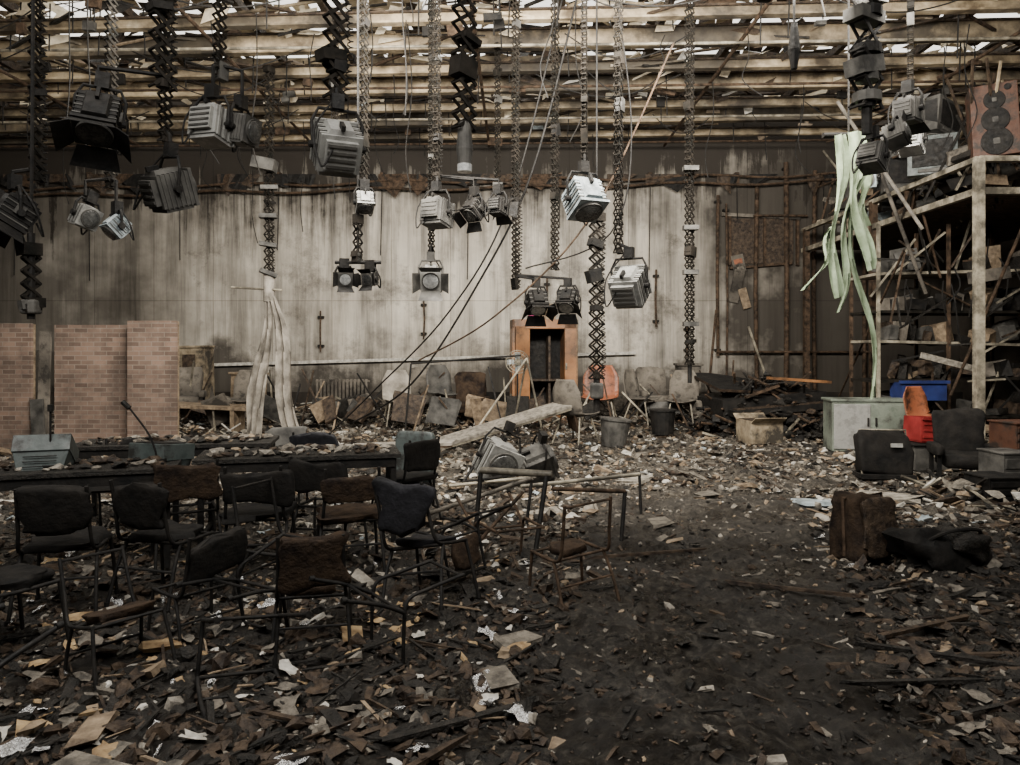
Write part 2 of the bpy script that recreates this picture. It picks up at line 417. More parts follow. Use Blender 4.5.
def fresnel(mb,x,y,z,s,yaw,pitch,m,doors=True,lensm=None,dm=None,roll=0,lead=True):
    old=mb.M; T=Matrix.Translation((x,y,z))
    Y=old@T@Matrix.Rotation(yaw,4,'Z')@Matrix.Rotation(roll,4,'Y')
    mb.M=Y@Matrix.Rotation(pitch,4,'X')
    lensm=lensm or lensd; dm=dm or black
    mb.box((0,.05*s,0),(s*.86,s*.8,s*.8),m)
    mb.box((0,.05*s,.45*s),(s*.6,s*.7,s*.12),m,tx=.8,ty=.9)
    mb.box((0,.05*s,-.45*s),(s*.8,s*.7,s*.1),m)
    mb.box((0,.5*s,0),(s*.66,s*.16,s*.62),m)
    for k in range(6): mb.box((0,(-.25+k*.12)*s,.0),(s*.92,s*.035,s*.84),m if k%2 else greyd)
    for k in range(4): mb.box((0,.59*s,(-.22+k*.15)*s),(s*.6,s*.03,s*.06),greyd)
    mb.box((.46*s,.1*s,.0),(s*.1,s*.3,s*.25),greyd); mb.box((0,.3*s,.56*s),(.08*s,.3*s,.12*s),dm)
    mb.box((0,-.38*s,0),(s*.94,s*.08,s*.92),m)
    mb.tube([(0,-.42*s,0),(0,-.5*s,0)],s*.4,greyd,24)
    mb.tube([(0,-.49*s,0),(0,-.515*s,0),(0,-.55*s,0)],[s*.35,s*.33,s*.12],lensm,24)
    if doors:
        a=-.46*s
        def flap(p): mb.add(p+[(q[0],q[1]-.006,q[2]) for q in p],[(0,1,2,3),(7,6,5,4),(0,4,5,1),(1,5,6,2),(2,6,7,3),(3,7,4,0)],dm)
        flap([(-.42*s,a,.44*s),(.42*s,a,.44*s),(.55*s,a-.38*s,.78*s),(-.55*s,a-.38*s,.78*s)])
        flap([(-.42*s,a,-.44*s),(.42*s,a,-.44*s),(.55*s,a-.38*s,-.78*s),(-.55*s,a-.38*s,-.78*s)])
        flap([(-.46*s,a,-.38*s),(-.46*s,a,.38*s),(-.8*s,a-.3*s,.48*s),(-.8*s,a-.3*s,-.48*s)])
        flap([(.46*s,a,-.38*s),(.46*s,a,.38*s),(.8*s,a-.3*s,.48*s),(.8*s,a-.3*s,-.48*s)])
    mb.M=Y
    mb.tube([(-.52*s,.05*s,0),(-.54*s,.05*s,.5*s),(-.4*s,.05*s,.78*s),(.4*s,.05*s,.78*s),(.54*s,.05*s,.5*s),(.52*s,.05*s,0)],.014,dm,8)
    for sx in (-1,1): mb.tube([(sx*.44*s,.05*s,0),(sx*.6*s,.05*s,0)],.03,dm,10)
    mb.tube([(0,.05*s,.76*s),(0,.05*s,.98*s)],.025,dm,8)
    mb.box((0,.05*s,.95*s),(.1,.08,.12),dm)
    if lead: mb.tube(dens([(.2*s,.55*s,-.2*s),(.45*s,.65*s,-.6*s),(.55*s,.4*s,.2*s),(.1*s,.1*s,.95*s)],5),.009,black,5)
    mb.M=old
CT=6.62
def unit(parts,pan,name='pantograph_studio_light'):
    b=MB()
    for a in pan: panto(b,**a)
    for p in parts: fresnel(b,*p[:7],**(p[7] if len(p)>7 else {}))
    for p in parts:
        x,y,z,s=p[:4]; zt=z+.95*s
        if pan:
            a=pan[0]; zz=max(zt,a['z0'])
            b.tube([(x,y,zt),(x,y,zz+.05),(a['x'],a['y'],zz+.1)],.018,black,6)
    return b.obj(name,bev=0)
def P(x,y,z0,w=.12,m=None,**k): return dict(x=x,y=y,z0=z0,z1=CT,w=w,m=m or sootsteel,**k)
def D(**k):
    d=dict(doors=False); d.update(k); return d
# left cluster
unit([(-3.13,5.6,3.4,.32,rad(20),rad(62),black,dict(roll=.1))],[P(-2.78,5.9,3.75,.17,th=.013,yaw=.9)])
unit([(-2.86,6.2,3.0,.34,rad(140),rad(-20),greyd,D(roll=-.15))],[P(-2.9,6.2,3.4,.1,th=.01,coil=False)])
unit([(-2.62,6.5,3.62,.32,rad(165),rad(10),grey,D()),(-2.40,6.6,3.62,.26,rad(75),rad(10),greyd,D())],[P(-2.6,6.6,4.1,.1,coil=False)])
unit([(-4.05,6.0,2.75,.28,rad(-40),rad(60),black)],[P(-3.92,6.1,3.05,.1)])
unit([(-4.15,7.2,2.95,.22,rad(60),rad(15),grey,D(roll=.3)),(-3.85,7.2,2.85,.2,rad(-40),rad(45),lightblue,D())],[P(-3.95,7.3,3.25,.1,coil=False)])
b=MB(); panto(b,-3.9,6.0,1.98,2.5,.12,sootsteel,coil=False); b.tube([(-3.9,6,1.9),(-3.9,6,2.6)],.03,black,8); b.tube([(-3.9,6,2.5),(-3.9,6.05,6.6)],.015,black,6); b.pad((-3.9,6,2.0),(.13,.13,.12),greyd); b.obj('hanging_clamp_pole')
unit([(-1.41,6.0,3.30,.38,rad(205),rad(-35),grey,D())],[P(-1.43,6.05,3.72,.17,th=.014,yaw=.8)])
unit([(-1.58,8.0,3.25,.2,rad(20),rad(60),grey,D())],[P(-1.6,8.1,3.42,.09,coil=False)])
b=MB(); panto(b,-1.65,8.0,2.62,3.1,.09,sootsteel,coil=False)
b.tube([(-1.65,8,2.62),(-1.65,8,6.6)],.014,black,6)
b.tube([(-1.9,8,2.6),(-1.4,8,2.6)],.02,black,8)
fresnel(b,-1.8,8,2.42,.17,rad(20),rad(10),greyd,lensm=lens); fresnel(b,-1.52,8,2.42,.15,rad(-20),rad(10),greyd)
b.obj('twin_studio_light')
b=MB(); panto(b,-.37,6,3.45,CT,.17,sootsteel,.014,yaw=.8); b.tube([(-.37,6,3.15),(-.37,6,3.28),(-.37,6,3.5)],[.05,.07,.05],greyd,14); b.tube([(-.37,6,3.1),(-.37,6,3.16)],.06,lens,14); b.obj('pantograph_hanger')
unit([(-.89,9,3.32,.34,rad(155),rad(10),greyd,D()),(-.45,9.1,3.38,.24,rad(-40),rad(50),black),(-.14,9.1,3.42,.22,rad(150),rad(10),black)],[P(-.9,9.1,3.7,.1)])
unit([(-1.0,9.3,2.56,.28,rad(5),rad(25),grey,dict(dm=greyd,lensm=lens))],[P(-1.0,9.4,2.9,.08,coil=False)])
unit([(.36,10,2.29,.28,rad(15),rad(55),black,dict(lensm=lens)),(.78,10,2.31,.27,rad(-20),rad(50),black,dict(lensm=lens))],[P(.08,10,2.5,.1),P(.62,10.1,2.75,.11,coil=False)])
unit([(.81,8,3.28,.38,rad(25),rad(60),lightblue,D())],[P(.82,8.1,3.7,.08,coil=False)])
b=MB(); panto(b,1.06,9,1.3,3.3,.16,sootsteel,.011,yaw=.4); b.tube([(1.06,9,3.25),(1.06,9,6.6)],.012,black,6); b.tube([(1.06,9,.9),(1.06,9,1.35)],.04,black,8); b.pad((1.06,9,1.15),(.16,.16,.2),greyd); b.obj('pantograph_hanger')
unit([(1.30,8,2.34,.38,rad(150),rad(-35),grey,D())],[P(1.18,8,2.7,.11)])
b=MB(); panto(b,2.44,10,1.45,CT,.13,sootsteel,.010)
for z in (2.0,2.7,3.3,4.1): b.box((2.44,9.95,z),(.2,.12,.06),greyd)
b.tube([(2.44,10,1.2),(2.44,10,1.5)],.03,black,8); b.obj('pantograph_hanger')
b=MB(); panto(b,-4.25,13,2.5,CT,.15,sootsteel,.012)
for z in (3.0,3.5,4.0,4.5): b.box((-4.25,12.95,z),(.3,.2,.07),greyd,(0,R(-.4,.4),R(-.5,.5)))
b.box((-4.3,12.9,4.9),(.4,.25,.2),greyd,(0,.2,0))
b.tube([(-4.9,12.95,2.75),(-4.0,12.95,2.7)],.02,galv,8); b.obj('pantograph_hanger')
b=MB(); panto(b,3.39,7,3.95,CT,.26,black,.018,yaw=.5)
for z in (4.0,4.2,4.45,4.8): b.tube([(3.39,7,z),(3.39,7,z+.09)],R(.10,.15),greyd if z<4.4 else black,12)
b.tube([(3.39,7,3.7),(3.39,7,4)],.05,black,8)
fresnel(b,3.5,7.1,3.5,.25,rad(130),rad(25),greyd,doors=False); fresnel(b,3.78,7.2,3.75,.22,rad(40),rad(-20),greyd,doors=False,roll=.5); fresnel(b,4.0,7.4,4.05,.25,rad(130),rad(0),greyd); b.obj('pantograph_studio_light')
b=MB(); b.tube([(2.7,7,6.6),(2.7,7,4.6)],.012,black,6); b.tube([(2.7,7,4.75),(2.7,7,4.5),(2.7,7,4.32)],[.03,.06,.03],black,10); b.obj('hanging_plug')
b=MB(); b.tube([(2.25,6.5,6.6),(2.25,6.5,4.9)],.012,black,6); b.pad((2.25,6.5,4.85),(.14,.1,.25),black); b.obj('hanging_plug')
unit([(5.1,10.5,4.1,.26,rad(-35),rad(20),lightblue,D())],[P(5.15,10.6,4.4,.09,coil=False)])
unit([(4.9,9.0,4.2,.3,rad(140),rad(20),grey,D())],[P(4.95,9.1,4.6,.1,coil=False)])
for (x,y,z) in [(-2.6,11,4.9),(-.2,12,4.4)]:
    b=MB(); panto(b,x,y,z,CT,.09,sootsteel,.009,coil=False); b.box((x,y,z-.1),(.16,.12,.14),greyd); b.tube([(x,y,z-.15),(x,y,z-.4)],.02,black,6); b.obj('pantograph_hanger')

# ------------------------------------------------------------------ cloths
b=MB()
n=14
L=[];Rr=[];L2=[];R2=[]
for i in range(n):
    t=i/(n-1); z=2.6-2.55*t
    L.append((-4.32-.32*t+.05*math.sin(t*8),13-.2*t,z)); Rr.append((-4.22-.02*t+.07*math.sin(t*5),12.95-.25*t,z))
    L2.append((-4.24+.28*t+.04*math.sin(t*7),12.9,z-.0)); R2.append((-4.14+.50*t+.07*math.sin(t*6),13.0+.1*t,z))
b.sheet(L,Rr,cloth,10,.07,2.3); b.sheet(L2,R2,cloth,10,.07,2)
b.tube([(-4.25,13,2.5),(-4.25,13,3.0)],.1,cloth,12)
b.obj('hanging_torn_screen',smooth=True)
b=MB()
for j,(x0,x1,zt,zb,w) in enumerate([(3.55,3.5,3.95,2.2,.14),(3.7,3.85,4.0,2.5,.18),(3.8,3.55,3.6,2.05,.12),(3.75,4.0,3.2,1.1,.10),(3.6,3.3,3.0,2.3,.10),(3.85,3.95,3.9,3.0,.2)]):
    L=[];Q=[]
    for i in range(16):
        t=i/15; x=x0+(x1-x0)*t+.06*math.sin(t*7+j); z=zt+(zb-zt)*t; ww=w*(1-.4*t+.25*math.sin(t*9+j))
        L.append((x-ww/2,7.9+.05*j,z)); Q.append((x+ww/2,7.95+.05*j+.05*math.sin(t*6),z+.03))
    b.sheet(L,Q,green,6,.03,1.5)
b.tube([(3.4,8,3.98),(4.1,8.1,4.02)],.03,black,8); b.tube([(3.7,8.05,4.0),(3.7,8.05,6.6)],.012,black,6)
b.obj('hanging_green_curtain',smooth=True)

# ------------------------------------------------------------------ gallery on the right
b=MB()
X0,X1,Y0,Y1=7.0,10.9,11.0,17.6
for z,h in ((4.5,.08),(4.02,.1)):
    b.box((X0,(Y0+Y1)/2,z),(.1,Y1-Y0,h),galv); b.box(((X0+X1)/2,Y0,z),(X1-X0,.1,h),galv)
b.box(((X0+X1)/2,(Y0+Y1)/2,4.06),(X1-X0-.1,Y1-Y0-.1,.06),rust)
for (x,y) in [(7,11),(7,14.2),(7,17.4),(9.2,11),(10.7,11),(9.2,14.2)]:
    b.box((x,y,2.25),(.12,.12,4.5),galv if y<12 else rust)
for y in (13,15.4): b.box((X0,y,4.26),(.06,.06,.42),rust)
for y in (12.4,15.2,16.6): b.tube([(X0,y,4.5),(X0+R(-.1,.3),y,5.5)],.025,rust,8)
b.tube([(X0,12.4,5.1),(X0+.1,17.0,5.4)],.022,rust,8)
b.tube([(6.1,11.4,3.2),(7.0,16,.3)],.02,rust,8); b.tube([(5.9,12.0,4.9),(7,12.4,2.6)],.03,dirty,8)
b.tube([(5.6,12.6,5.9),(7.0,12.5,3.7)],.03,cloth,8)
b.tube([(8.0,11.2,4.0),(7.3,12.2,.9)],.025,rust,8)
b.obj('steel_gallery_platform')
b=MB()
for x in (6.3,7.5,8.9,10.2):
    for y in (12.6,13.6): b.box((x,y,1.9),(.05,.05,3.8),galv if x<7 and y<13 else rust)
for z in (.5,1.15,1.75,2.3,3.0):
    b.box((8.25,13.1,z),(3.95,1.0,.045),galv if z in(1.75,3.0) else sootsteel,(0,rad(R(-2,2)),0))
for i in range(90):
    x=R(6.5,10.1);z=random.choice([.53,1.18,1.78,2.33,3.03])
    s=R(.1,.4);h=R(.08,.4)
    b.box((x,R(12.75,13.1),z+h/2),(s,R(.3,.5),h),random.choice([black,greyd,char,greyd,char,black,brown,sootsteel,soot,dirty,tanw]),(R(-.2,.2),R(-.3,.3),R(-.6,.6)),jit=.15)
for i in range(55):
    b.box((R(6.4,10),R(12.3,12.8),R(.4,3.6)),(R(.3,1.3),.025,.03),random.choice([black,char,rust,galv,brown]),(0,R(-1.5,1.5),R(-.3,.3)))
for i in range(14):
    x=R(6.5,9.8); z=R(1,3.6); b.tube(dens([(x,12.4,z),(x+R(-.1,.1),12.3,z-.3),(x+R(-.2,.2),12.35,z-R(.5,.9))],4),.012,black,5)
b.box((6.95,12.55,.95),(.75,.4,.3),blue); b.box((6.95,12.35,1.11),(.82,.08,.05),blue)
b.box((8.0,12.3,2.9),(.7,.05,.2),dirty,(0,-.15,0)); b.box((7.3,12.3,1.45),(.9,.05,.1),ash,(0,.25,0))
b.obj('burnt_storage_shelf')
b=MB(); b.box((0,0,.55),(.62,.5,1.1),speakerw)
for z,r in ((.85,.13),(.55,.17),(.22,.19)):
    b.tube([(0,-.25,z),(0,-.275,z)],r*1.1,black,24); b.tube([(0,-.276,z),(0,-.24,z)],[r*.95,r*.3],black,24); b.pad((0,-.262,z),(r*.5,.04,r*.5),greyd)
b.tube([(.18,-.25,1.02),(.18,-.265,1.02)],.05,black,16)
b.obj('loudspeaker',(7.5,11.4,4.6),(0,rad(-3),rad(-25)),bev=.01)
b=MB(); b.box((0,0,.1),(.62,.4,.2),black);b.box((0,0,.75),(.6,.35,.1),black)
for k in range(4): b.tube([(-.25+.17*k,-.2,.2),(-.25+.17*k,-.2,.7)],.03,greyd,8)
b.obj('amplifier_rack',(8.3,11.4,4.55),(0,0,.1))
def crt(name,loc,rz,s=1.0,m=bluegrey,rx=0,ry=0):
    b=MB()
    b.box((0,0,.24*s),(.52*s,.18*s,.46*s),m)
    f=[(-.25,.09,.03),(.25,.09,.03),(.25,.09,.45),(-.25,.09,.45)]; r=[(-.16,.45,.09),(.16,.45,.09),(.16,.45,.36),(-.16,.45,.36)]
    b.add([(p[0]*s,p[1]*s,p[2]*s) for p in f+r],[(0,1,5,4),(1,2,6,5),(2,3,7,6),(3,0,4,7),(4,5,6,7)],m)
    b.box((0,-.095*s,.26*s),(.42*s,.012*s,.32*s),black); b.box((0,-.1*s,.055*s),(.3*s,.01*s,.04*s),greyd)
    for k in range(5): b.box((0,(.15+.05*k)*s,(.46-.012*k)*s),(.3*s,.012*s,.01*s),black)
    b.tube([(0,.1*s,0),(0,.1*s,.03*s)],.17*s,m,16)
    return b.obj(name,loc,(rx,ry,rz),bev=.008*s)
crt('crt_monitor',(7.05,12.3,4.55),rad(-30),1.4,bluegrey)
crt('crt_monitor',(7.2,12.3,5.2),rad(30),1.3,greyd,ry=rad(10))
crt('crt_monitor',(7.3,13.6,4.55),rad(-15),1.5,greyd)
crt('crt_monitor',(7.35,15.2,4.55),rad(10),1.4,greyd)
b=MB()
for i in range(150):
    y=R(11.3,17);x=R(7.15,9.8)
    b.box((x,y,4.12+R(.03,1.0)),(R(.1,.6),R(.1,.5),R(.03,.25)),random.choice([greyd,brown,brown,tanw,black,conc,char,sootsteel,lightblue if i%4==0 else cream]),(R(-.5,.5),R(-.5,.5),R(0,3)),jit=.2)
for i in range(60):
    y=R(11.3,16.5);x=R(7.1,8.6)
    b.box((x,y,5.0),(.03,.03,R(.9,2.4)),random.choice([galv,brown,rust,char,sootsteel,tanbeam]),(R(-.5,.5),R(-.9,.9),0))
b.obj('gallery_debris_pile')

# ------------------------------------------------------------------ brick flats
def flat(name,x0,x1,y,h,rz=0):
    b=MB(); w=x1-x0
    b.box((0,0,h/2),(w,.05,h),brickm)
    for x in (-w/2+.04,w/2-.04): b.box((x,.06,h/2),(.06,.07,h-.02),tanw)
    b.box((0,.06,h-.05),(w-.1,.06,.06),tanw)
    b.obj(name,((x0+x1)/2,y,-.02),(0,0,rz))
flat('brick_scenery_flat',-10.4,-7.78,12.0,2.1)
flat('brick_scenery_flat',-7.5,-6.2,12.15,2.08)
flat('brick_scenery_flat',-6.18,-5.37,11.9,2.14,rad(-3))
b=MB(); b.box((-7.62,12.05,1.0),(.18,.04,1.9),dirty,(0,.03,0)); b.box((-7.66,11.95,.5),(.2,.05,.7),greyd,(0,-.05,0)); b.obj('torn_scenery_strip')

# ------------------------------------------------------------------ wooden doorway cabinet
b=MB(); W,Dp,Hh=1.4,.75,2.2
b.box((-W/2+.03,0,Hh/2),(.06,Dp,Hh),orangew); b.box((W/2-.14,0,Hh/2),(.28,Dp,Hh),orangew)
b.box((0,0,Hh-.1),(W,Dp,.2),orangew); b.box((0,0,.05),(W,Dp,.1),orangew); b.box((0,Dp/2-.02,Hh/2),(W-.1,.04,Hh-.1),black)
b.box((-W/2+.22,-Dp/2+.0,1.05),(.32,.04,2.0),orangew,(0,0,rad(18)))
b.box((.12,.1,1.0),(.05,.5,1.7),brown)
b.box((.0,0,.9),(.8,.5,.04),brown); b.box((.45,-Dp/2-.01,1.2),(.04,.02,.14),galv)
b.tube([(W/2-.02,-Dp/2-.01,0),(W/2-.02,-Dp/2-.01,Hh)],.012,tanw,6)
b.obj('wooden_wardrobe',(.72,16,.1),(0,0,rad(4)),bev=.006)
b=MB(); b.box((0,0,.17),(.42,.3,.34),tanw); b.box((-.28,0,.1),(.12,.2,.2),magenta); b.obj('pink_storage_box',(.75,15.95,2.3),(0,0,.2))
b=MB(); b.tube([(0,0,0),(0,0,1.25)],.02,black,8); b.tube([(0,0,0),(0,0,.04)],.2,black,16)
for r in (.22,.17,.11,.05):
    b.tube([(r*math.cos(a*.3142),-.05-.03*(1-r/.22),1.4+r*math.sin(a*.3142)) for a in range(21)],.007,galv,5)
for a in range(20):
    an=a*.3142; b.tube([(0,-.09,1.4),(.22*math.cos(an),-.05,1.4+.22*math.sin(an))],.004,galv,4)
for a in range(4):
    an=a*1.57; b.box((.1*math.cos(an),-.02,1.4+.1*math.sin(an)),(.17,.01,.09),lightblue,(.3,-an,0))
b.tube([(0,-.03,1.4),(0,.14,1.4)],.07,black,12); b.obj('pedestal_fan',(.14,14,.02))

# ------------------------------------------------------------------ furniture
def tableo(name,loc,rz,L=1.7,D=.65,top=brown,items=0):
    b=MB()
    b.box((0,0,.735),(L,D,.035),top); b.box((0,-D/2+.03,.68),(L-.1,.03,.08),black); b.box((0,D/2-.03,.68),(L-.1,.03,.08),black)
    for x in (-L/2+.06,L/2-.06):
        for y in (-D/2+.05,D/2-.05): b.box((x,y,.36),(.045,.045,.72),black)
        b.box((x,0,.68),(.04,D-.1,.05),black); b.box((x,0,.12),(.03,D-.1,.03),black)
    for i in range(items):
        s=R(.03,.17); b.rock((R(-L/2+.1,L/2-.1),R(-D/2+.08,D/2-.08),.755+s*.12),(s,s*R(.4,1),s*.4),random.choice([char,brown,conc,ash,brown,tanw]),(R(-.15,.15),R(-.15,.15),R(0,3)))
    return b.obj(name,loc,(0,0,rz),bev=.003)
tableo('burnt_studio_table',(-3.5,5.5,0.02),rad(18),1.9,.65,char,120)
tableo('burnt_studio_table',(-1.8,6.35,0.02),rad(14),1.65,.65,char,100)
tableo('burnt_studio_table',(-3.2,7.1,0.02),rad(10),1.8,.65,char,100)
def chair(loc,rz,rx=0,ry=0,back=1,seat=1,pm=soot,name='office_chair',sc=.94,fr=black,bt=0):
    b=MB()
    for sx in (-1,1):
        b.tube([(sx*.25,-.24,0),(sx*.235,-.21,.25),(sx*.22,-.19,.42)],.0125,fr,8)
        b.tube(dens([(sx*.25,.27,0),(sx*.235,.2,.25),(sx*.22,.12,.42)],3),.0125,fr,8)
        b.tube(dens([(sx*.22,-.2,.425),(sx*.22,.1,.425),(sx*.215,.2,.46),(sx*.205,.235,.6),(sx*.2,.285,.86)],4),.0125,fr,8)
        b.tube([(sx*.25,-.24,0),(sx*.25,-.24,.03)],.018,black,8); b.tube([(sx*.25,.27,0),(sx*.25,.27,.03)],.018,black,8)
    for y in (-.19,.12): b.tube([(-.22,y,.42),(.22,y,.42)],.011,fr,8)
    b.tube([(-.23,.2,.25),(.23,.2,.25)],.009,fr,6)
    if seat: b.pad((0,-.02,.455),(.46*min(1,seat+.15),.42*min(1,seat+.1),.06),pm,(rad(-2),bt*.5,0),.3,24,12,lump=.45)
    if back:
        b.pad((0,.25,.69),(.45,.06,.29*back),pm,(rad(-10),bt,0),.3,24,12,lump=.4)
    else: b.tube([(-.2,.28,.84),(.2,.28,.84)],.01,fr,6)
    o=b.obj(name,loc,(rx,ry,rz),smooth=True); o.scale=(sc,sc,sc); return o
pi=math.pi
chair((-2.8,4.65,.02),pi+.25); chair((-2.26,4.85,.02),pi-.3,seat=.7); chair((-1.85,5.45,.02),pi+.15,back=.9)
chair((-1.83,4.3,-.07),pi+.9,pm=soot,sc=.8,bt=.2,seat=0); chair((-2.75,4.0,-.02),pi-.5,seat=.8)
chair((-1.12,4.2,-.08),pi+.2,pm=burnt,back=1.15,seat=.5,sc=.85,bt=.1); chair((-.5,4.75,.0),pi-.45,rx=rad(8),ry=rad(12),pm=navy,back=1.15,seat=.6,bt=-.25,sc=.9)
chair((-1.2,5.5,.0),pi+.3,pm=burnt,back=.7); chair((.42,4.9,-.06),pi+.5,back=0,seat=.4,pm=burnt,ry=rad(4),fr=rust,sc=.88)
chair((-2.0,3.8,-.08),.9,back=0,pm=burnt,seat=.6,sc=.8,rx=rad(-12)); chair((-2.15,3.35,.2),-.5,rx=rad(95),back=0,seat=0)
chair((-1.15,3.4,.2),.6,rx=rad(-100),ry=rad(8),back=0,seat=0,fr=black,sc=.85); chair((-.95,3.75,.2),2.2,rx=rad(92),back=0,seat=0,sc=.85)
chair((-1.95,7.6,0.02),pi-.1,pm=navy,back=1.1); chair((-1.0,7.0,.02),pi+.9,pm=soot); chair((-3.5,6.6,.02),0.2); chair((-2.4,7.7,.02),.1,pm=greyd)
chair((-1.45,5.9,.02),pi-.2,seat=0); chair((-.25,6.2,.2),.4,rx=rad(100),back=.0,seat=0,fr=rust)
chair((-3.3,4.25,.02),pi+.2,seat=.5); chair((-1.5,4.9,-.05),1.2,back=0,pm=burnt,seat=.3)
chair((-4.1,4.9,.0),2.9); chair((-2.5,5.7,.02),pi+.5,seat=0,pm=burnt); chair((-3.4,3.7,.1),1.0,rx=rad(60),back=0,seat=0)
chair((-.6,5.4,.15),.9,rx=rad(75),back=0,seat=.5,pm=burnt,sc=.85); chair((-1.6,3.9,.15),2.6,rx=rad(80),back=0,seat=0,sc=.85)
b=MB(); b.pad((0,0,.55),(.42,.08,.55),bluegrey,(rad(-8),0,0),.25); b.pad((0,-.2,.3),(.42,.42,.08),soot,(0,0,0),.3)
for sx in(-1,1): b.tube([(sx*.2,.05,.5),(sx*.2,.02,.1),(sx*.24,.2,0)],.014,black,8);b.tube([(sx*.2,-.35,.3),(sx*.24,-.4,0)],.014,black,8)
b.obj('padded_visitor_chair',(-.95,7.3,.02),(0,0,-.35),smooth=True)
crt('overturned_crt_monitor',(-3.55,5.7,.80),rad(200),.72,bluegrey,rx=rad(-60))
crt('overturned_crt_monitor',(-2.75,6.1,.82),rad(160),.7,bluegrey,rx=rad(-85))
b=MB(); fresnel(b,-.15,8.8,.32,.46,rad(25),rad(15),grey,doors=False,roll=.4,lead=False); fresnel(b,.35,9.0,.27,.40,rad(110),rad(-25),greyd,doors=False,roll=-.5,lead=False)
for a in (.3,1.1,-.7): b.tube([(-.55,8.6,.1),(-.55+.6*math.cos(a),8.6+.5*math.sin(a),.35*a*a+.05)],.018,black,8)
b.tube([(-.7,8.5,.08),(.3,8.4,.2)],.02,galv,8); b.obj('fallen_studio_light')
def mic(loc,lean,h=.38):
    b=MB(); b.tube([(0,0,0),(0,0,.03)],.07,black,16); b.tube(dens([(0,0,.02),(lean*.3,0,h*.5),(lean,0,h)],5),.008,black,6)
    b.tube([(lean,0,h),(lean*1.25,0,h+.05)],.02,black,10); b.obj('gooseneck_microphone',loc)
mic((-3.4,5.45,.775),.0,.42); mic((-2.75,5.75,.775),-.22,.42)
b=MB()
b.tube([(-.25,6.3,.62),(.35,6.1,.62)],.03,galv,8)
b.tube([(-.25,6.3,.6),(-.3,6.2,.0)],.02,black,8); b.tube([(.3,6.1,.6),(.2,5.9,.0)],.02,black,8)
b.tube([(.35,6.1,.5),(1.0,6.4,.42)],.018,rust,8); b.tube([(1.0,6.4,.42),(.95,6.3,0)],.018,black,8)
b.tube([(.1,7,.35),(1.3,7.4,.4)],.02,galv,8)
b.tube([(.2,6.9,.4),(.15,6.8,.0)],.015,black,8); b.tube([(1.3,7.4,.4),(1.3,7.3,0)],.015,black,8)
b.tube([(-.9,7.0,.05),(.2,6.6,.5)],.02,conc,8); b.tube([(-.4,5.4,.05),(.1,5.7,.55)],.014,rust,8)
b.obj('broken_table_frame',smooth=True)
b=MB(); b.box((0,0,0),(2.5,.42,.05),ash); b.box((0,-.18,-.04),(2.5,.04,.05),galv);b.box((0,.18,-.04),(2.5,.04,.05),galv)
b.box((1.1,0,-.25),(.05,.4,.5),rust)
b.obj('fallen_white_board',(.0,12.4,.45),(rad(10),rad(-15),rad(16)))
b=MB(); b.box((0,0,0),(2.2,.3,.04),cloth); b.box((0,-.13,-.03),(2.2,.03,.04),rust); b.obj('fallen_wall_plank',(-1.9,11.2,.2),(rad(5),rad(-4),rad(-12)))
b=MB(); 
b.tube([(-.7,12.8,.1),(.3,13.2,1.5)],.02,galv,8); b.tube([(.3,13.2,1.5),(.6,13.3,.1)],.02,galv,8); b.tube([(.3,13.2,1.5),(.05,14,.1)],.02,galv,8)
b.tube([(-1.8,13.4,1.4),(.2,13.2,1.55)],.018,black,8); b.tube([(-1.8,13.4,1.4),(-1.9,13.3,.1)],.018,black,8)
b.obj('camera_tripod',smooth=True)
def shell(loc,rz,m,name='plastic_chair'):
    b=MB(); L=[];Q=[]
    prof=[(-.22,.44),(-.1,.42),(.1,.42),(.2,.48),(.24,.65),(.27,.85),(.28,.98)]
    for p in dens([(0,p[0],p[1]) for p in prof],3):
        y,z=p.y,p.z
        w=.23 if z<.8 else .23-.1*(z-.8)/.2
        L.append((-w,y,z));Q.append((w,y,z))
    vs=[];fs=[];nw=8
    for i in range(len(L)):
        for k in range(nw+1):
            t=k/nw; p=Vector(L[i]).lerp(Vector(Q[i]),t); c=(2*t-1)**2*.05; p.z+=c if p.z<.5 else 0; p.y-=c if p.z>.5 else 0; vs.append(p)
    for i in range(len(L)-1):
        for k in range(nw): o=i*(nw+1)+k; fs.append((o,o+1,o+nw+2,o+nw+1))
    b.add(vs,fs,m)
    for sx in(-1,1):
        b.tube([(sx*.15,-.12,.42),(sx*.22,-.22,0)],.012,galv,8); b.tube([(sx*.15,.12,.42),(sx*.22,.24,0)],.012,galv,8)
    o=b.obj(name,loc,(0,0,rz),smooth=True); s=o.modifiers.new('th','SOLIDIFY'); s.thickness=.012; return o
for l,r,m in [((-2.3,15.2,.1),.3,cloth),((2.75,15.3,.12),.9,dirty),((3.5,15,.1),-.4,dirty),((1.15,12.8,.02),2.4,dirty),((-1.4,15.8,.2),.6,greyd),((-5.5,15.3,.1),.1,dirty)]:
    o=shell(l,r,m); o.scale=(1.3,1.3,1.15)
o=shell((1.85,15.2,.1),-.2,orangep); o.scale=(1.6,1.4,1.25)
def armchair(loc,rz,m,s=1):
    b=MB(); b.pad((0,0,.32),(.6,.6,.2),m,e=.3,lump=.2); b.pad((0,.27,.65),(.62,.16,.62),m,(rad(-10),0,0),.3,lump=.2)
    for sx in(-1,1): b.pad((sx*.34,0,.45),(.12,.58,.14),m,e=.4,lump=.2); b.box((sx*.34,-.2,.22),(.05,.05,.44),black); b.box((sx*.34,.22,.22),(.05,.05,.44),black)
    o=b.obj('burnt_armchair',loc,(0,0,rz),smooth=True); o.scale=(s,s,s)
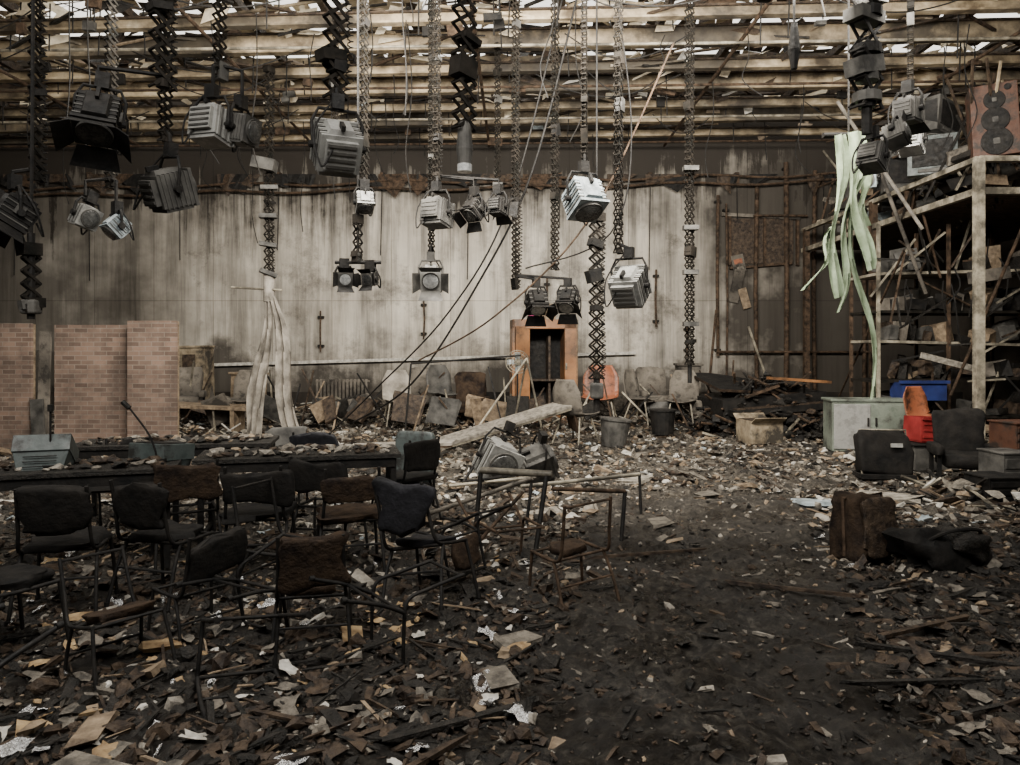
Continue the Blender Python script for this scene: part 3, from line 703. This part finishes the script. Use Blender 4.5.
armchair((5.55,9.0,.02),-.3,soot,.92); armchair((3.2,16.1,.2),.2,dirty,1.1); armchair((-.9,15.4,.1),-.2,burnt,1.1); armchair((-7,15.8,.2),.3,dirty,1.1); armchair((-1.9,16.4,.2),.1,dirty,1.1)
for x in (-10.8,-4.6):
    b=MB()
    for k in range(14): b.box((k*.09,0,.35),(.06,.1,.6),dirty)
    b.tube([(-.05,0,.1),(1.25,0,.1)],.025,dirty,8);b.tube([(-.05,0,.6),(1.25,0,.6)],.025,dirty,8); b.box((.6,.05,.02),(1.2,.05,.1),rust)
    b.obj('wall_radiator',(x,17.6,.3),bev=.01)
for x,w,h,m in ((-7.1,.7,1.5,cardboard),(-5.9,.6,.9,tanw),(-8.3,.9,.8,greyd),(4.0,.5,1.1,dirty)):
    b=MB(); b.box((0,0,h/2),(w,.5,h),m); b.box((0,-.26,h/2),(w*.42,.02,h*.8),brown); b.box((0,-.02,h+.02),(w+.08,.56,.05),m); b.box((.05*w,-.28,h*.55),(.03,.03,.12),galv)
    b.obj('side_cupboard',(x,16.6,.2),(0,R(-.04,.04),R(-.3,.3)),bev=.01)
b=MB()
b.box((-6.3,14.6,.55),(2.3,.8,.06),tanw,(0,rad(3),.1)); 
for x in (-7.2,-5.4): b.box((x,14.6,.28),(.08,.6,.55),tanw)
b.obj('low_stage_table')
b=MB()
for i in range(60):
    x=R(-7,5.5); y=R(14.3,17.3); h=R(.4,1.4)
    b.box((x,y,h/2),(.03,.03,h*1.1),random.choice([galv,rust,brown,black,black,tanw]),(R(-.3,.3),R(-.8,.8),0))
for i in range(34):
    x=R(-7.5,4.5); y=R(14.4,17.3); b.box((x,y,.45),(R(.2,.8),R(.03,.1),R(.2,.6)),random.choice([conc,brown,dirty,char,tanw,greyd,brown]),(R(-.6,.4),R(-.5,.5),R(-.6,.6)),jit=.2)
b.obj('collapsed_set_pieces')

# burnt grand piano
b=MB()
out=[(-1.05,-.6),(1.05,-.6),(1.05,.1),(.8,.45),(.3,.5),(-.1,.75),(-.5,1.0),(-.9,.95),(-1.05,.6)]
pp=[(p.x,p.y) for p in dens([(x,y,0) for x,y in out[2:]],4)]; pts=[out[0],out[1]]+pp
def slab(z0,z1,m,sc=1,em=None):
    n=len(pts); vs=[(x*sc,y*sc,z0) for x,y in pts]+[(x*sc,y*sc,z1) for x,y in pts]
    b.add(vs,[tuple(range(n-1,-1,-1)),tuple(range(n,2*n))],m); b.add(vs,[(i,(i+1)%n,n+(i+1)%n,n+i) for i in range(n)],em or m)
slab(.3,.75,black)
old=b.M; b.M=Matrix.Translation((0,.15,.88))@Matrix.Rotation(rad(10),4,'X')@Matrix.Rotation(rad(7),4,'Y'); slab(0,.05,soot,1.0,burnt); b.M=old
b.box((0,-.72,.5),(1.9,.25,.12),black)
for x in range(30): b.box((-.85+x*.058,-.74,.57),(.05,.2,.02),brown)
for x,y in ((-.85,-.45),(.85,-.45),(-.6,.75)): b.tube([(x,y,0),(x,y,.47)],[.05,.08],black,10)
b.box((.45,-.72,1.02),(1.3,.1,.05),orangew,(0,rad(8),.05)); b.box((-.3,-.7,.86),(.7,.08,.04),rust,(0,rad(-14),0))
for i in range(620):
    a=R(0,6.28); r=math.sqrt(random.random()); x=1.5*r*math.cos(a); y=-.1+1.1*r*math.sin(a); z=1.1*(1-r**1.7)*R(.5,1.1); s=R(.06,.32)
    if random.random()<.4: b.box((x,y,z),(s*3,.04,.03),random.choice([char,brown,black,rust,galv if i%6==0 else char]),(R(-.6,.6),R(-.8,.8),R(0,3)))
    else: b.rock((x,y,z),(s,s*.8,s*.5),random.choice([char,black,soot,char,brown]),(R(-.6,.6),R(-.6,.6),R(0,3)))
o=b.obj('burnt_grand_piano',(5.0,14.6,.03),(0,rad(-4),rad(8)))
b=MB(); b.box((0,0,.42),(1.2,.5,.8),sagec); b.box((-.3,-.26,.42),(.56,.02,.72),grey); b.box((.3,-.26,.42),(.56,.02,.72),sagec)
b.box((0,0,.84),(1.26,.54,.04),sagec); b.box((-.06,-.28,.5),(.03,.03,.14),black); b.box((.06,-.28,.5),(.03,.03,.14),black)
b.obj('metal_office_cabinet',(5.8,12.0,0),(0,0,-.12),bev=.01)
b=MB()
b.box((0,0,.02),(.5,.36,.04),red)
for c,s in (((0,-.18,.18),(.5,.02,.32)),((0,.18,.18),(.5,.02,.32)),((-.25,0,.18),(.02,.36,.32)),((.25,0,.18),(.02,.36,.32))): b.box(c,s,red)
for k in range(3): b.box((0,-.195,.08+.09*k),(.46,.012,.03),red)
b.box((0,-.2,.33),(.52,.03,.04),red)
b.obj('red_plastic_crate',(5.85,10.3,.37),(0,.05,.15))
b=MB(); b.box((0,0,.17),(.75,.5,.34),greyd); b.box((0,0,.35),(.8,.54,.03),black);b.box((0,-.26,.2),(.2,.03,.04),galv); b.obj('equipment_case',(5.85,10.3,0),(0,0,.1),bev=.01)
o=shell((6.35,11.2,.25),.4,orangep); o.scale=(1.1,1,.85)
b=MB(); b.pad((0,0,.3),(.64,.24,.56),soot,(rad(-12),0,0),.22,lump=.15); b.tube([(-.28,-.1,.05),(-.28,.0,.6),(.28,.0,.6),(.28,-.1,.05)],.014,galv,8); b.box((0,-.05,.03),(.66,.34,.05),black); b.box((.12,-.14,.42),(.14,.02,.05),grey,(rad(-12),0,0)); b.obj('black_equipment_bag',(4.75,9.4,.03),(0,0,-.1),smooth=True)
for (x,y,z,sx,sz_,m) in [(5.95,8.6,.5,.45,.3,speakerw),(5.75,8.3,.0,.7,.5,greyd),(5.3,8.0,.0,.5,.28,soot)]:
    b=MB(); b.box((0,0,sz_/2),(sx,.4,sz_),m); 
    for k in range(3): b.box((0,-.205,sz_*(.2+.3*k)),(sx*.95,.02,sz_*.22),m)
    b.box((0,0,sz_+.01),(sx+.03,.43,.02),m); b.obj('wooden_storage_crate',(x,y,z),(0,0,R(-.2,.2)),bev=.005)
b=MB(); b.box((0,0,.2),(.62,.5,.4),cardboard); b.box((0,-.3,.4),(.6,.2,.01),cardboard,(rad(-35),0,0)); b.box((0,.3,.42),(.6,.2,.01),cardboard,(rad(40),0,0)); b.box((0,0,.405),(.56,.44,.01),brown); b.obj('cardboard_box',(4.4,13.0,.02),(0,0,.2))
b=MB(); b.tube([(0,0,0),(0,0,.45)],[.2,.26],greyd,20); b.tube([(0,0,.44),(0,0,.47)],.28,greyd,20); b.obj('waste_bin',(1.75,12.5,.02),(0,.1,0))
b=MB(); b.tube([(0,0,0),(0,0,.45)],[.2,.24],black,20); b.tube([(0,0,.44),(0,0,.47)],.26,black,20); b.obj('waste_bin',(2.9,14,.05))
b=MB(); b.pad((0,0,.27),(.42,.3,.5),burnt,(0,0,0),.3,28,16,lump=.3); b.pad((0,-.15,.27),(.36,.05,.44),brown,(0,0,0),.3,28,14,lump=.4)
b.tube([(-.22,0,.05),(-.22,-.02,.5),(.2,.0,.53),(.23,0,.04)],.014,rust,8); b.obj('scorched_seat_cushion',(2.83,5.85,-.03),(rad(-8),rad(3),.35),smooth=True)
b=MB(); b.pad((0,0,.13),(.66,.42,.28),soot,(0,rad(8),0),.6,32,16,lump=.5); b.pad((.1,-.1,.2),(.36,.3,.2),char,(0,.3,0),.6,20,12,lump=.5); b.tube(dens([(-.25,-.1,.22),(-.1,-.2,.33),(.15,-.2,.33),(.25,-.1,.22)],4),.014,black,6); b.obj('black_duffel_bag',(3.3,5.65,-.02),(0,0,.2),smooth=True)

# ------------------------------------------------------------------ rubble
def scatter(name,N,sizef,kinds,shape,ymin=1.5,ymax=17.3,thin=.3):
    b=MB()
    for i in range(N):
        d=math.exp(R(math.log(ymin),math.log(ymax)))
        hw=min(13,1.0*d+2); x=R(-hw,hw); 
        if x>10.2 or x<-12.8: continue
        xc=.25+.22*d; 
        path=d<8.5 and abs(x-xc)<.6+.06*d
        if path and random.random()>thin: continue
        far=max(0,min(1,(d-4.2+noise.noise(Vector((x,d,0)))*2)/3.5)); lf=1 if (x<0.1 and d<6.5) else 0
        far*=.65+.9*noise.noise(Vector((x,d,4))*.8)
        m=kinds(far,lf); s=sizef(d)*(.6 if path else 1); shape(b,x,d,H(x,d),s,m)
    return b.obj(name)
def kind(far,lf):
    r=random.random()
    if r<.72*(1-far)+.28*far: return char if random.random()<.5 else brown
    if lf and random.random()<.2: return random.choice([yellow,foil,white,tanw,brown,ash])
    return random.choice([conc,ash,conc,tanw,white,tanw,ash,conc] if far>.35 else [conc,conc,brown,tanw,brown,ash,brown,conc])
def chunk(b,x,y,h,s,m):
    if random.random()<.6: b.rock((x,y,h+s*.18),(s,s*R(.4,1),s*R(.3,.8)),m,(R(-.5,.5),R(-.5,.5),R(0,6.3)))
    else: b.box((x,y,h+s*.12),(s*1.3,s*R(.15,.7),s*R(.1,.35)),m,(R(-.5,.5),R(-.5,.5),R(0,6.3)),jit=.4)
def stick(b,x,y,h,s,m):
    b.box((x,y,h+s*.06+.01),(s,s*R(.03,.10),s*R(.02,.06)),m,(R(-.1,.1),R(-.14,.14),R(0,6.3)),jit=.2)
def sheetf(b,x,y,h,s,m):
    e=Euler((R(-.35,.35),R(-.35,.35),R(0,6.3))).to_matrix(); n=3; vs=[];asp=R(.35,1)
    for j in range(n+1):
        for i in range(n+1):
            px=(i/n-.5)*s*(1+R(-.3,.3)); py=(j/n-.5)*s*asp*(1+R(-.3,.3))
            vs.append(e@Vector((px,py,R(-.1,.12)*s))+Vector((x,y,h+.02+s*.08)))
    b.add(vs,[(j*4+i,j*4+i+1,j*4+i+5,j*4+i+4) for j in range(3) for i in range(3)],m)
def sz(d):
    r=random.random()
    if r<.68: return R(.008,.03)*(1+.2*d)
    if r<.95: return R(.02,.055)*(1+.14*d)
    return R(.05,.12)*(1+.06*d)
scatter('charred_rubble',60000,sz,kind,chunk,thin=.6)
scatter('splintered_timber',2600,lambda d:R(.04,.25)*(1+.07*d),lambda f,l:random.choice([brown,char,brown,tanw,conc,conc] if f>.4 else [char,char,brown,brown,char,brown,tanw if l else char]),stick,thin=.2)
def sk(f,l):
    if f>.35: return random.choice([white,conc,ash,cloth,white,lightblue,ash,foil,tanw])
    if l: return random.choice([yellow,foil,conc,brown,char,conc,brown,char,white])
    return random.choice([char,brown,conc,char,char])
scatter('crumpled_paper_and_plaster',3000,lambda d:R(.03,.10)*(1+.08*d),sk,sheetf,thin=.1)
b=MB()
for x,y,L,a in [(2.1,3.6,.9,.1),(2.3,3.9,.8,-.25),(2.6,4.4,1.2,.5),(1.9,4.9,.9,-.5),(-.2,3.2,.7,.5),(-.5,2.7,.9,.9),(1.2,6,1.2,.3),(3.5,5.0,1,-.3),(3.9,7.4,1.2,-.6)]:
    b.box((x,y,H(x,y)+.04),(L,.03,.022),random.choice([brown,char,char,brown]),(R(-.1,.1),R(-.06,.06),a),jit=.15)
b.obj('charred_roof_batten')
b=MB()
for x,y,s,m in [(-1.55,2.75,.28,conc),(1.05,2.95,.10,ash),(-.05,3.6,.2,conc),(.05,4.15,.22,conc),(.0,4.05,.18,tanw),(3.1,4.3,.25,conc),(1.4,6.9,.3,conc),(3.3,7.9,.5,lightblue),(4.2,8.2,.6,ash),(1.6,9.2,.5,ash),(2.2,8.3,.4,conc),(-.9,4.2,.2,yellow),(-1.9,4.0,.2,yellow),(-1.75,3.1,.2,tanw),(.35,7.4,.4,ash),(1.2,2.2,.25,conc)]:
    b.box((x,y,H(x,y)+.03),(s,s*.6,.03),m,(R(-.12,.12),R(-.12,.12),R(0,3)),jit=.3)
b.obj('broken_plasterboard')
b=MB()
for cx,cy,rx,ry,hh,n in [(3.8,15.9,2,1,.5,380),(-3.5,16.2,4.5,1.1,.55,760),(7.4,11.9,1.6,1.0,.55,320),(-6.2,13.3,2,1,.35,300),(0,15.2,2.4,1.2,.3,320),(5.6,15.6,1.5,1,.5,200),(5.4,8.0,1,.7,.3,200),(-9.8,11,2,.7,.4,140)]:
    for i in range(n):
        a=R(0,6.28);r=math.sqrt(random.random()); x=cx+rx*r*math.cos(a); y=cy+ry*r*math.sin(a)
        if y>17.4: continue
        z=H(x,y)+hh*(1-r)*R(.3,1); s=R(.06,.26)
        if random.random()<.3: b.box((x,y,z),(s*3,s*.15,s*.1),random.choice([brown,tanw,galv,char,white,char]),(R(-.5,.5),R(-.6,.6),R(0,3)))
        else: b.rock((x,y,z),(s,s*R(.4,1),s*R(.15,.6)),random.choice([conc,brown,tanw,white,char,brown,conc,ash]),(R(-.6,.6),R(-.6,.6),R(0,3)))
b.obj('debris_heap')

# ------------------------------------------------------------------ lights, world, camera
def area(name,loc,rot,sx,sy,e,col):
    l=bpy.data.lights.new(name,'AREA'); l.shape='RECTANGLE'; l.size=sx; l.size_y=sy; l.energy=e; l.color=col
    o=bpy.data.objects.new(name,l); o.location=loc; o.rotation_euler=rot; bpy.context.scene.collection.objects.link(o)
area('added_key_area',(.5,7.0,5.5),(rad(80),0,0),8,1.0,2300,(1,.935,.83))  # unseen area lamp added to brighten the back wall and hanging fixtures
area('added_fill_area',(-.8,1.5,6.3),(rad(30),0,0),9,3,720,(1,.96,.90))  # unseen fill lamp added below the roof to lift the foreground
w=bpy.data.worlds.new('overcast_sky'); bpy.context.scene.world=w; w.use_nodes=True
bg=w.node_tree.nodes['Background']; bg.inputs[0].default_value=(1,.95,.86,1); bg.inputs[1].default_value=2.4
cam=bpy.data.cameras.new('camera'); cam.lens=26; cam.sensor_width=36; cam.shift_y=-.032; cam.clip_end=100
co=bpy.data.objects.new('camera',cam); co.location=(0,0,1.65); co.rotation_euler=(rad(90),0,0)
bpy.context.scene.collection.objects.link(co); bpy.context.scene.camera=co
